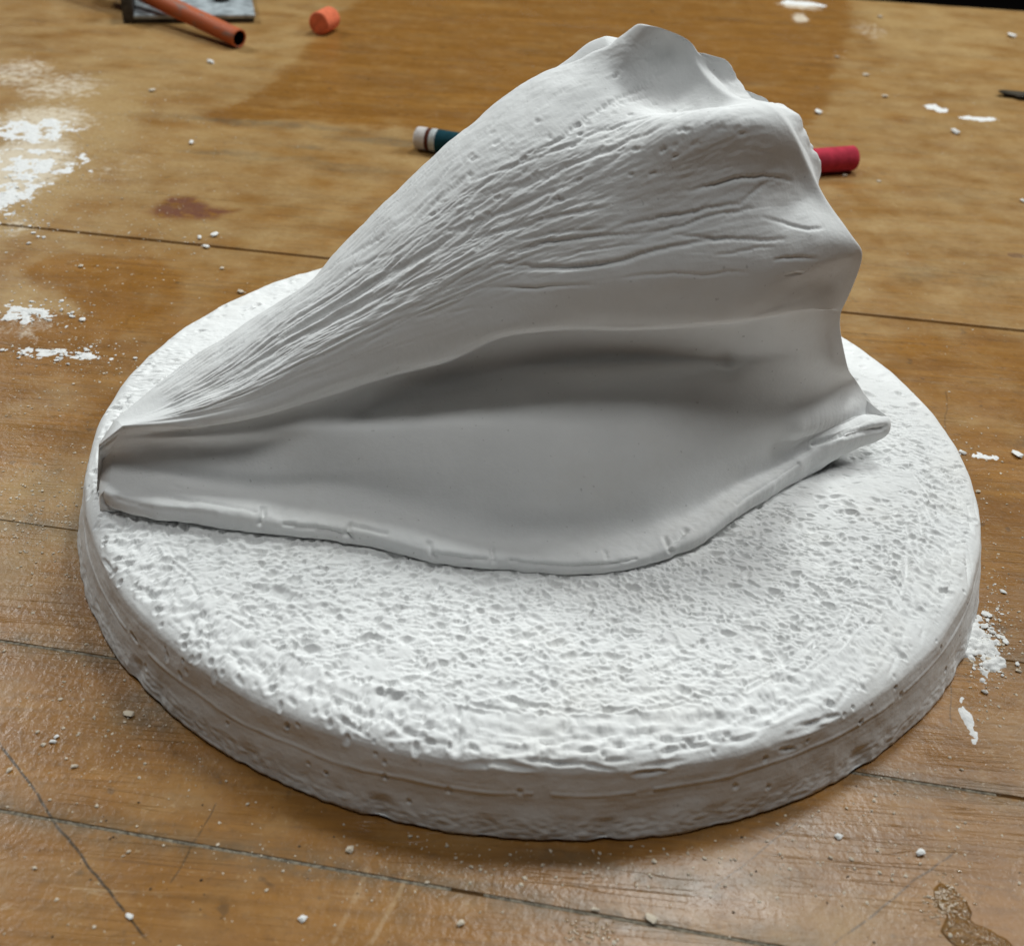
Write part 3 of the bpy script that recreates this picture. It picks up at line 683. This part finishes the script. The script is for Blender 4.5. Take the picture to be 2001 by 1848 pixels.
for i in range(len(SEAMS)-1):
    (ka, ma), (kb, mb) = SEAMS[i], SEAMS[i+1]
    ga, gb = gaps.get(ka, .008), gaps.get(kb, .008)
    ys = kb
    near = ka > -300 and kb < 420
    x0, x1 = (-520, 560) if near else (-700, 800)
    if ka > 300: x0, x1 = -620, 760
    dx = 2.2 if near else 7
    nx = int((x1-x0)/dx); ny = 26 if near else 10
    X = np.linspace(x0, x1, nx)[None]; f = np.sort(np.r_[np.linspace(0, 1, ny), .0025, .9975])[:, None]
    wa = .12*noise(X/19, ka, 0, 100)+.10*noise(X/5, ka, 0, 101); wb = .12*noise(X/19, kb, 0, 100)+.10*noise(X/5, kb, 0, 102)
    ya = ka+ma*X+ga+wa*(1 if ka in gaps else 0); yb = kb+mb*X-gb+wb*(1 if kb in gaps else 0)
    Y = ya*(1-f)+yb*f; X = X+0*Y
    dz = .18*noise(X/90, Y/40, 0, 110+i) + .10*rng.uniform(-1, 1)
    ed = np.minimum(Y-ya, yb-Y); Z = np.minimum(dz*.4, 0.0) - .07*np.exp(-(ed/.3)**2)*(1.0 if (ka in gaps or kb in gaps) else 0.0)
    top = np.stack([X, Y, Z-.02], -1)
    e1 = top[:1]+np.array([0, 0, -22.]); e2 = top[-1:]+np.array([0, 0, -22.])
    Gd = np.concatenate([e1, top, e2], 0)
    me = mesh_np('plank', Gd.reshape(-1, 3), grid_faces(Gd.shape[0], Gd.shape[1]), smooth=True)
    Mk = masks(Gd[..., 0], Gd[..., 1])
    for k_, v_ in Mk.items():
        at = me.attributes.new(k_, 'FLOAT', 'POINT'); at.data.foreach_set('value', v_.ravel().astype(np.float32))
    link('plank', me, WOOD, bench)
DARK = simple('dark_gap', (.035, .024, .014), .9, .1)
def box_mesh(name, x0, x1, y0, y1, z0, z1, bev=0.0, seg=2):
    import bmesh
    bm = bmesh.new(); bmesh.ops.create_cube(bm, size=1)
    for v in bm.verts: v.co = Vector(((x0+x1)/2+v.co.x*(x1-x0), (y0+y1)/2+v.co.y*(y1-y0), (z0+z1)/2+v.co.z*(z1-z0)))*S
    if bev: bmesh.ops.bevel(bm, geom=bm.edges[:], offset=bev*S, segments=seg, profile=.6, affect='EDGES')
    me = bpy.data.meshes.new(name); bm.to_mesh(me); bm.free()
    for p in me.polygons: p.use_smooth = bool(bev)
    return me
link('underboard', box_mesh('underboard', -515, 555, -430, 738, -40, -3.0), DARK, bench)
# packed dust in the joints
FILL = simple('joint_dust', (.20, .175, .135), .95, .1, var=.5, scale=700, bump=.0006)
def seam_fill(k, z, cover, seed):
    m_ = sl(k) ; X = np.arange(-500, 540, .8); V = []; F = []
    yc = k+m_*X; wdt = .6
    zz = z+.22*noise(X/7, 0, 0, seed)+.15*noise(X/1.9, 0, 0, seed+1)
    on = noise(X/16, 3, 0, seed+2) > cover
    for i, x in enumerate(X):
        V += [(x, yc[i]-wdt, zz[i]-.25), (x, yc[i], zz[i]), (x, yc[i]+wdt, zz[i]-.25)]
    for i in range(len(X)-1):
        if on[i] and on[i+1]:
            a = i*3; F += [(a, a+3, a+4, a+1), (a+1, a+4, a+5, a+2)]
    link('joint_dust', mesh_np('joint_dust', V, F), FILL, None, kind='stuff', label='grey dust packed in the board joint '+{-113.: 'crossing behind the front edge of the cast', -170.5: 'nearest the camera', -59.: 'left of the middle of the cast'}[k], category='dust')
seam_fill(-113., -.12, -.25, 200); seam_fill(-170.5, -.10, -.35, 210); seam_fill(-59., -.2, -.1, 220)
# floor beyond the bench
FLOOR = simple('floor_dark', (.05, .035, .028), .8, .2)
me = mesh_np('floor', [(-3000, -1500, -850), (3500, -1500, -850), (3500, 5000, -850), (-3000, 5000, -850)], [(0, 1, 2, 3)], False)
link('floor', me, FLOOR, None, kind='structure')

# ------------------------------------------------------------------ loose plaster
POWDER = simple('plaster_powder', (.80, .80, .79), .95, .1, var=.08, scale=600, bump=.0005)
def powder(name, cu, cv, ru, rv, amp, thr, label, seed, step=.7, ang=0.0, fr=9):
    c = at_z(cu, cv); rx = np.linalg.norm(at_z(cu+ru, cv)-at_z(cu-ru, cv))/2; ry = np.linalg.norm(at_z(cu, cv+rv)-at_z(cu, cv-rv))/2
    R_ = 1.25
    xs = np.arange(-rx*R_, rx*R_, step); ys = np.arange(-ry*R_, ry*R_, step)
    X, Y = np.meshgrid(xs, ys); d = np.hypot(X/rx, Y/ry)
    gx, gy = X+c[0], Y+c[1]
    n = fbm(gx/fr, gy/fr, 0, 4, seed)*1.1+.55*noise(gx/1.7, gy/1.7, 0, seed+9)
    hgt = (1-sstep(.25, 1.2, d))+n*.9-thr
    hgt -= sstep(1.05, 1.2, d)*3
    Z = np.clip(hgt, -.3, 1)*amp
    Z = np.where(Z > 0, Z**.8 if amp > .9 else Z, Z)+.05*noise(gx, gy, 0, seed+3)
    V = np.stack([gx, gy, Z-.03], -1); F = grid_faces(*V.shape[:2]); zf = V[..., 2].reshape(-1)[F].max(1); F = F[zf > -.02]
    used, inv = np.unique(F, return_inverse=True)
    link(name, mesh_np(name, V.reshape(-1, 3)[used], inv.reshape(-1, 4)), POWDER, None, kind='stuff', label=label, category='plaster powder')
powder('plaster_powder', 20, 375, 74, 50, .7, .74, 'thick white plaster powder at the left edge above the dark board joint', 300)
powder('plaster_powder', 60, 255, 120, 32, .5, .72, 'thin white plaster powder trail at the left edge behind the thick patch', 305)
powder('plaster_powder', 70, 320, 130, 34, .4, .80, 'speckled white plaster dust spread between the two powder patches at left', 307)
powder('plaster_powder', 50, 612, 64, 20, .7, .62, 'curved white plaster smear left of the cast, below the dark joint', 310, .5, fr=6)
powder('plaster_powder', 100, 690, 125, 13, .45, .82, 'broken line of white plaster scrapings left of the cast rim', 315, .5, fr=6)
powder('plaster_powder', 1905, 1248, 46, 78, 2.0, .52, 'small heap of white plaster powder against the right side of the disc', 320, .5, fr=6)
powder('plaster_powder', 1891, 1405, 11, 52, .35, .45, 'narrow white plaster streak below the powder heap at right', 325, .4, fr=5)
powder('plaster_powder', 1905, 890, 90, 9, .5, .85, 'flecked white plaster scrapings right of the cast', 330, .5, fr=6)
powder('plaster_powder', 1565, 8, 46, 7, .8, .5, 'white plaster lump patch behind the shell at the far right', 335, 1.2)
powder('plaster_powder', 1830, 212, 26, 7, .6, .5, 'white plaster chip smear beyond the red chalk', 340, .9)
powder('plaster_powder', 1910, 232, 45, 6, .5, .75, 'faint white scrapings beyond the red chalk', 342, .9)

CR = simple('plaster_crumb', (.62, .54, .43), .9, .1, var=.18, scale=500, bump=.0003)
CRW = simple('plaster_crumb_white', (.82, .82, .80), .9, .1, var=.06, scale=500, bump=.0003)
CRD = simple('grit_dark', (.10, .07, .045), .9, .1)
ICO = None
def ico(sub):
    import bmesh
    bm = bmesh.new(); bmesh.ops.create_icosphere(bm, subdivisions=sub, radius=1)
    V = np.array([v.co[:] for v in bm.verts]); F = np.array([[v.index for v in f.verts] for f in bm.faces]); bm.free(); return V, F
IV, IF = ico(1); IV2, IF2 = ico(2)
def crumb_verts(r, seed, V=IV, flat=.42):
    q = np.random.default_rng(seed)
    s_ = q.uniform(.7, 1.3, 3)*np.array([1.1, 1, flat]); W_ = V*(1+q.uniform(-.42, .38, len(V)))[:, None]*s_*r
    a = q.uniform(0, 6.28); c_, n_ = math.cos(a), math.sin(a)
    W_ = W_@np.array([[c_, n_, 0], [-n_, c_, 0], [0, 0, 1]]); W_[:, 2] -= W_[:, 2].min(); return W_
def crumb_field(name, n, regions, rmin, rmax, mat, label, seed):
    q = np.random.default_rng(seed); Vs = []; Fs = []; base = 0; w_ = np.array([r_[5] for r_ in regions], float); w_ /= w_.sum()
    while len(Vs) < n:
        rg_ = regions[q.choice(len(regions), p=w_)]
        u, v, ru, rv, mode = rg_[:5]
        a = q.normal(0, .5, 2) if mode == 'n' else q.uniform(-1, 1, 2)
        p = at_z(u+a[0]*ru, v+a[1]*rv)
        if math.hypot(p[0], p[1]) < 155.8 or p[1] > 700: continue
        r_ = rmin*(rmax/rmin)**(q.random()**2.0)
        W_ = crumb_verts(r_, int(q.integers(1e9)))+np.array([p[0], p[1], -.08]); Vs.append(W_); Fs.append(IF+base); base += len(W_)
    link(name, mesh_np(name, np.concatenate(Vs), np.concatenate(Fs), False), mat, None, kind='stuff', label=label, category='crumbs')
crumb_field('plaster_crumbs', 7500, [(60,330,200,160,'n',5), (250,300,230,170,'n',4), (1750,200,260,200,'n',1.2), (90,1000,190,150,'n',4.5), (100,500,260,220,'n',3), (150,700,240,120,'n',2.5), (150,300,330,200,'n',2.5), (1000,930,1000,930,'u',3.2), (1930,1250,70,150,'n',2.2), (300,1400,330,200,'n',1.6),
     (1000,1680,700,60,'n',1.3), (1650,1620,350,150,'n',1.2), (1900,950,110,200,'n',.8), (340,470,120,40,'n',.6)], .11, .52, CR, 'tiny pale plaster crumbs scattered over the bench', 400)
crumb_field('plaster_heap_crumbs', 420, [(1925,1250,42,75,'n',3), (40,400,110,80,'n',1.5), (80,610,90,30,'n',1.2), (140,690,130,18,'n',1)], .25, 1.2, CRW, 'white crumbs at the edges of the plaster powder patches', 402)
crumb_field('dark_grit', 70, [(1000,1500,1000,400,'u',1), (300,1700,320,160,'n',1), (1600,1700,320,140,'n',1)], .15, .42, CRD, 'tiny dark grit specks scattered on the front of the bench', 401)
big = [ # u, v, radius px, colour, label
 (412,124,13,1,'small white plaster chip in front of the open pipe end'),
 (298,178,8,0,'pale crumb on the dusty boards below the steel bracket'),
 (374,281,9,1,'pale crumb on the grey joint line, between the steel bracket and the reddish stain'),
 (470,573,9,0,'pale crumb above the far left rim of the disc') ,
 (433,525,7,0,'pale crumb lying nearest the upper left disc rim'),
 (472,573,1,0,''),
 (420,460,10,1,'white crumb on the dark board joint, the right one of the pair'),
 (390,466,8,1,'white crumb on the dark board joint, the left one of the pair'),
 (403,485,9,1,'white crumb just below the dark board joint'),
 (157,521,8,0,'pale crumb on the honey coloured patch left of the cast') ,
 (1636,113,8,0,'pale crumb at the edge of the dusty patch behind the spire'),
 (1598,221,11,1,'white crumb between the spire and the dusty patch, behind the red chalk'),
 (1866,261,12,1,'bright white crumb farthest right behind the red chalk'),
 (1730,191,8,0,'pale crumb midway between the spire and the right edge'),
 (1690,148,9,0,'pale crumb on the dusty patch nearest the top right'),
 (1720,35,9,0,'pale crumb near the far edge of the bench') ,
 (1975,72,11,1,'white crumb by the far right edge of the photo'),
 (1999,395,8,1,'white crumb cut by the right edge of the photo'),
 (1652,345,6,0,'tiny pale crumb below the red chalk'),
 (1716,355,6,0,'tiny pale crumb right of the red chalk') ,
 (1801,800,1,0,''),
 (1985,889,13,1,'bent white plaster flake right of the disc'),
 (1880,886,9,1,'white plaster flake close to the right rim of the disc'),
 (1912,962,7,0,'pale crumb beside the right rim of the disc') ,
 (1825,878,1,0,''),
 (1964,1310,1,0,''),
 (1932,1290,9,0,'pale crumb at the lower right of the powder heap'),
 (1990,1312,7,0,'pale crumb right of the powder heap, near the photo edge'),
 (1800,1668,13,1,'rough white crumb in front of the disc at right'),
 (1637,1636,11,1,'white crumb with a brown smear below it, front right'),
 (1418,1730,7,0,'pale crumb below the deep shadow of the disc') ,
 (1270,1795,14,0,'grey crumb cluster on the nearest board joint'),
 (1163,1778,9,0,'grey plaster crumb just below the nearest board joint'),
 (902,1805,11,0,'pale crumb low in the front, left of the nearest joint cluster') ,
 (590,1797,12,1,'white crumb at the bottom, left of centre'),
 (252,1664,8,0,'pale crumb below the crossing of the cut line and the joint') ,
 (252,1790,9,1,'pale crumb beside the long dark cut line, lower left') ,
 (104,1450,8,1,'white crumb in the little cluster at the left front'),
 (112,1440,7,1,'upper crumb of the little cluster at the left front'),
 (84,1456,7,0,'leftmost crumb of the little cluster at the left front'),
 (74,1430,8,0,'pale crumb above the little cluster at the left front'),
 (250,1396,12,0,'pale crumb in the shadow left of the disc') ,
 (146,1498,8,0,'pale crumb beside the long dark cut line, upper part') ,
 (20,1505,8,0,'pale crumb at the far left of the front boards'),
 (683,1662,12,0,'crumb cluster inside the shadow edge below the disc, left'),
 (1060,1690,7,0,'crumb in the deep shadow under the front of the disc'),
]
seen = set(); protos = []
for i in range(5):
    me = bpy.data.meshes.new('plaster_crumb')
    me = mesh_np('plaster_crumb', crumb_verts(1.0/S*.001, 900+i, IV, .5), IF, False); protos.append(me)
protoW = []
for i in range(5):
    me = protos[i].copy(); me.materials.append(CRW); protoW.append(me); protos[i].materials.append(CR)
for i, (u, v, r, cw, lb) in enumerate(big):
    if not lb: continue
    p = at_z(u, v); dist = (p-CAM)@FW; rr = .78*r*dist/FPX
    if math.hypot(p[0], p[1]) < 155: continue
    o = bpy.data.objects.new('plaster_crumb', (protoW if cw else protos)[i % 5]); sc.collection.objects.link(o)
    o.location = (p[0]*S, p[1]*S, -.00008); o.scale = (rr*1.05, rr*.95, rr*.8); o.rotation_euler = (0, 0, i*1.3)
    o['label'] = lb; o['category'] = 'plaster crumb'; o['group'] = 'loose plaster crumbs on the bench'

def droplets(u, v, ru, rv, n, seed, label):  # glossy beads added to catch the lamps as small glints
    q = np.random.default_rng(seed); Vs = []; Fs = []; b = 0
    for k in range(n):
        a = q.normal(0, .45, 2); p = at_z(u+a[0]*ru, v+a[1]*rv); r_ = q.uniform(.22, .62)
        W_ = IV2*np.array([r_, r_*q.uniform(.6, 1), r_*.26])+np.array([p[0], p[1], .0]); Vs.append(W_); Fs.append(IF2+b); b += len(W_)
    link('glint_droplets', mesh_np('glint_droplets', np.concatenate(Vs), np.concatenate(Fs), True), GLINT, None, kind='stuff', label=label, category='water')
GLINT = NT('glint_gloss').m; _b = GLINT.node_tree.nodes['Principled BSDF']
_b.inputs['Base Color'].default_value = (.27, .165, .07, 1); _b.inputs['Roughness'].default_value = .16; _b.inputs['Specular IOR Level'].default_value = .9
droplets(1848, 1765, 42, 50, 150, 61, 'glossy droplets added to give glints on the dark wet patch at the lower right')
droplets(1150, 1822, 70, 26, 60, 62, 'glossy droplets added to give glints beside the nearest board joint')

# ------------------------------------------------------------------ things on the bench
def lathe(prof, n=40, seed=0, wob=0.0, closed=True):
    """prof: list of (x along axis, radius)"""
    prof = np.array(prof, float); th = np.linspace(0, 2*np.pi, n, endpoint=False)
    X = prof[:, 0][:, None]+0*th; R_ = prof[:, 1][:, None]+0*th
    if wob: R_ = R_*(1+wob*noise(X/3, np.cos(th)*1.5, np.sin(th)*1.5, seed))
    P = np.stack([X, R_*np.cos(th), R_*np.sin(th)], -1); return P.reshape(-1, 3), grid_faces(len(prof), n, True)
def solid_stub(r, L, bev=.8, n=40):
    return [(0, .001), (0, r*.5), (.05, r-bev), (bev*.4, r-bev*.3), (bev, r)]+[(x, r) for x in np.linspace(bev*1.5, L-bev*1.5, 12)]+[(L-bev, r), (L-bev*.4, r-bev*.3), (L-.05, r-bev), (L, r*.5), (L, .001)]
def place(o, a, b, z):
    """axis of the part runs from a towards b at height z"""
    o.location = (a[0]*S, a[1]*S, z*S); o.rotation_euler = (0, 0, math.atan2(b[1]-a[1], b[0]-a[0]))
def chalk_mat(name, c):
    t = NT(name); co = t.coord(); n = t.noise(co, 900, 3, .6); n2 = t.noise(co, 180, 3, .6)
    t.set(t.b.inputs['Base Color'], t.mix(t.ramp(n2, .3, .7), tuple(x*.82 for x in c)+(1,), tuple(min(1, x*1.12) for x in c)+(1,)))
    t.b.inputs['Roughness'].default_value = .95; t.b.inputs['Specular IOR Level'].default_value = .1
    t.set(t.b.inputs['Normal'], t.bump(n, .0004, .8)); return t.m
# red chalk
zc = 7.2
a = at_z(1669, 309, zc); b = at_z(1500, 322, zc)
V, F = lathe(solid_stub(zc-.1, 62, 1.4), 48, 1, .03)
o = link('red_chalk', mesh_np('red_chalk', V, F), chalk_mat('red_chalk', (.50, .045, .075)), None, label='crimson chalk stick lying behind the shell, sticking out at the right', category='chalk'); place(o, a, b, zc)
# orange chalk
zc = 8.0
a = at_z(622, 47, zc); b = at_z(660, 28, zc)
V, F = lathe(solid_stub(zc-.1, 19, 1.0), 48, 2, .03)
o = link('orange_chalk', mesh_np('orange_chalk', V, F), chalk_mat('orange_chalk', (.80, .20, .10)), None, label='short stub of orange chalk standing alone near the top of the bench', category='chalk'); place(o, a, b, zc)
# dark green marker stub with white and maroon tip
zc = 6.6
mk = empty('crayon_stub', label='dark teal crayon stub with white tip and maroon band, half hidden behind the shell', category='crayon')
a = at_z(812, 268, zc); b = at_z(900, 283, zc); place(mk, a, b, zc)
V, F = lathe([(0, .001), (0, 3.0), (.15, 4.6), (.9, 5.9), (2.0, 6.2), (6.5, 6.25), (7.2, 6.0)], 40, 3, .03); link('tip', mesh_np('tip', V, F), chalk_mat('crayon_white', (.62, .58, .56)), mk)
V, F = lathe([(7.0, 5.7), (7.2, 6.05), (9.6, 6.1), (9.9, 5.8)], 40); link('band', mesh_np('band', V, F), chalk_mat('crayon_maroon', (.10, .03, .02)), mk)
V, F = lathe([(9.6, 5.8), (9.8, 6.3), (13.5, 6.35), (13.7, 6.2)], 40); link('collar', mesh_np('collar', V, F), chalk_mat('crayon_collar', (.52, .55, .55)), mk)
V, F = lathe([(13.4, 6.2), (13.6, 6.5)]+[(x, 6.5) for x in np.linspace(15, 58, 8)]+[(59, 5.8), (59, .001)], 40); link('barrel', mesh_np('barrel', V, F), chalk_mat('crayon_teal', (.012, .055, .072)), mk)
# steel block and rusty pipe
blk = empty('steel_bracket', label='flat grey galvanised steel bracket with a dark upturned end, under the rusty pipe', category='bracket')
p0, p1 = at_z(258, 47), at_z(500, 45); L = np.linalg.norm(p1-p0); place(blk, p0, p1, 0)
STEEL = simple('galvanised_steel', (.36, .40, .42), .5, .5, .15, .38, 120, .0005)
DSTEEL = simple('dark_steel', (.055, .050, .045), .6, .4, .2, .35, 200, .0004)
link('plate', box_mesh('plate', 1.5, L, 0, 75, 3.0, 6.0, 1.0, 3), STEEL, blk)
link('plate_edge', box_mesh('plate_edge', 2.2, L-1.2, .8, 74, 0, 3.1, .6), DSTEEL, blk)
link('upturned_end', box_mesh('upturned_end', -6.0, 2.2, .5, 75, 0, 20, 1.2), DSTEEL, blk)
bx = (at_z(428, 4, 8)-p0)@((p1-p0)/L)
V, F = lathe([(0, .001), (0, 4.5), (.3, 6.0), (4, 6.0), (4.6, 5.0), (4.6, .001)], 28)
V = V[:, [1, 2, 0]]; o = link('bolt', mesh_np('bolt', V, F[:, ::-1]), DSTEEL, blk); o.location = ((bx+2)*S, 38*S, .0059)
pr = 6.3
tipc = at_z(468, 76, pr+.3)
far = at_z(290, -8, 16.0)
pp = empty('rusty_pipe', label='rusty orange pipe leaning over the steel bracket with its open black end towards the camera', category='pipe')
d = far-tipc; d = d/np.linalg.norm(d)
pp.matrix_world = Matrix.Translation(Vector(tipc)*S) @ Vector(d).to_track_quat('X', 'Z').to_matrix().to_4x4()
def rust():
    t = NT('rust'); co = t.coord(); n = t.noise(t.mapping(co, (60, 200, 200)), 1, 4, .6)
    c = t.mix(t.ramp(n, .50, .68), (.46, .095, .020, 1), (.26, .13, .09, 1)); t.set(t.b.inputs['Base Color'], c)
    t.b.inputs['Roughness'].default_value = .65; t.b.inputs['Metallic'].default_value = .0
    t.set(t.b.inputs['Normal'], t.bump(n, .0003, .6)); return t.m
V, F = lathe([(26, 5.2), (0.3, 5.2), (0, 5.5), (0, 6.0), (.4, pr)]+[(x, pr) for x in np.linspace(4, 230, 30)]+[(230, 5.0)], 48, 4, .02)
link('tube', mesh_np('tube', V, F), rust(), pp)
V, F = lathe([(24, 5.3), (24, .001)], 32); link('bore', mesh_np('bore', V, F), simple('bore_black', (.004, .003, .003), 1, 0), pp)  # black plug stands in for the unlit depth of the pipe
V, F = lathe([(23.5, 5.15), (1.0, 5.15)], 40); link('bore_shade', mesh_np('bore_shade', V, F), bpy.data.materials['bore_black'], pp)  # shade inside the open pipe, painted as a black lining
# dark chip at the right edge
c0 = at_z(1996, 191)
V = crumb_verts(1.0, 77, IV2, .25)*np.array([16, 5.0, 8]); a_ = -.1
o = link('wood_chip', mesh_np('wood_chip', V, IF2, True), simple('chip_dark', (.06, .05, .035), .8, .2), None, label='dark flat wood chip at the right edge, beyond the red chalk', category='wood chip'); o.location = (c0[0]*S, c0[1]*S, 0)
KN = simple('knot_brown', (.20, .105, .04), .7, .3)
c0 = at_z(1985, 499); V, F = lathe([(0, 5.0), (.12, 4.2), (.2, .001)], 24, 5, .3); V = V[:, [1, 2, 0]]*np.array([1.0, .7, 1])
o = link('wood_knot', mesh_np('wood_knot', V, F), KN, bench); o.location = (c0[0]*S, c0[1]*S, -.0001)
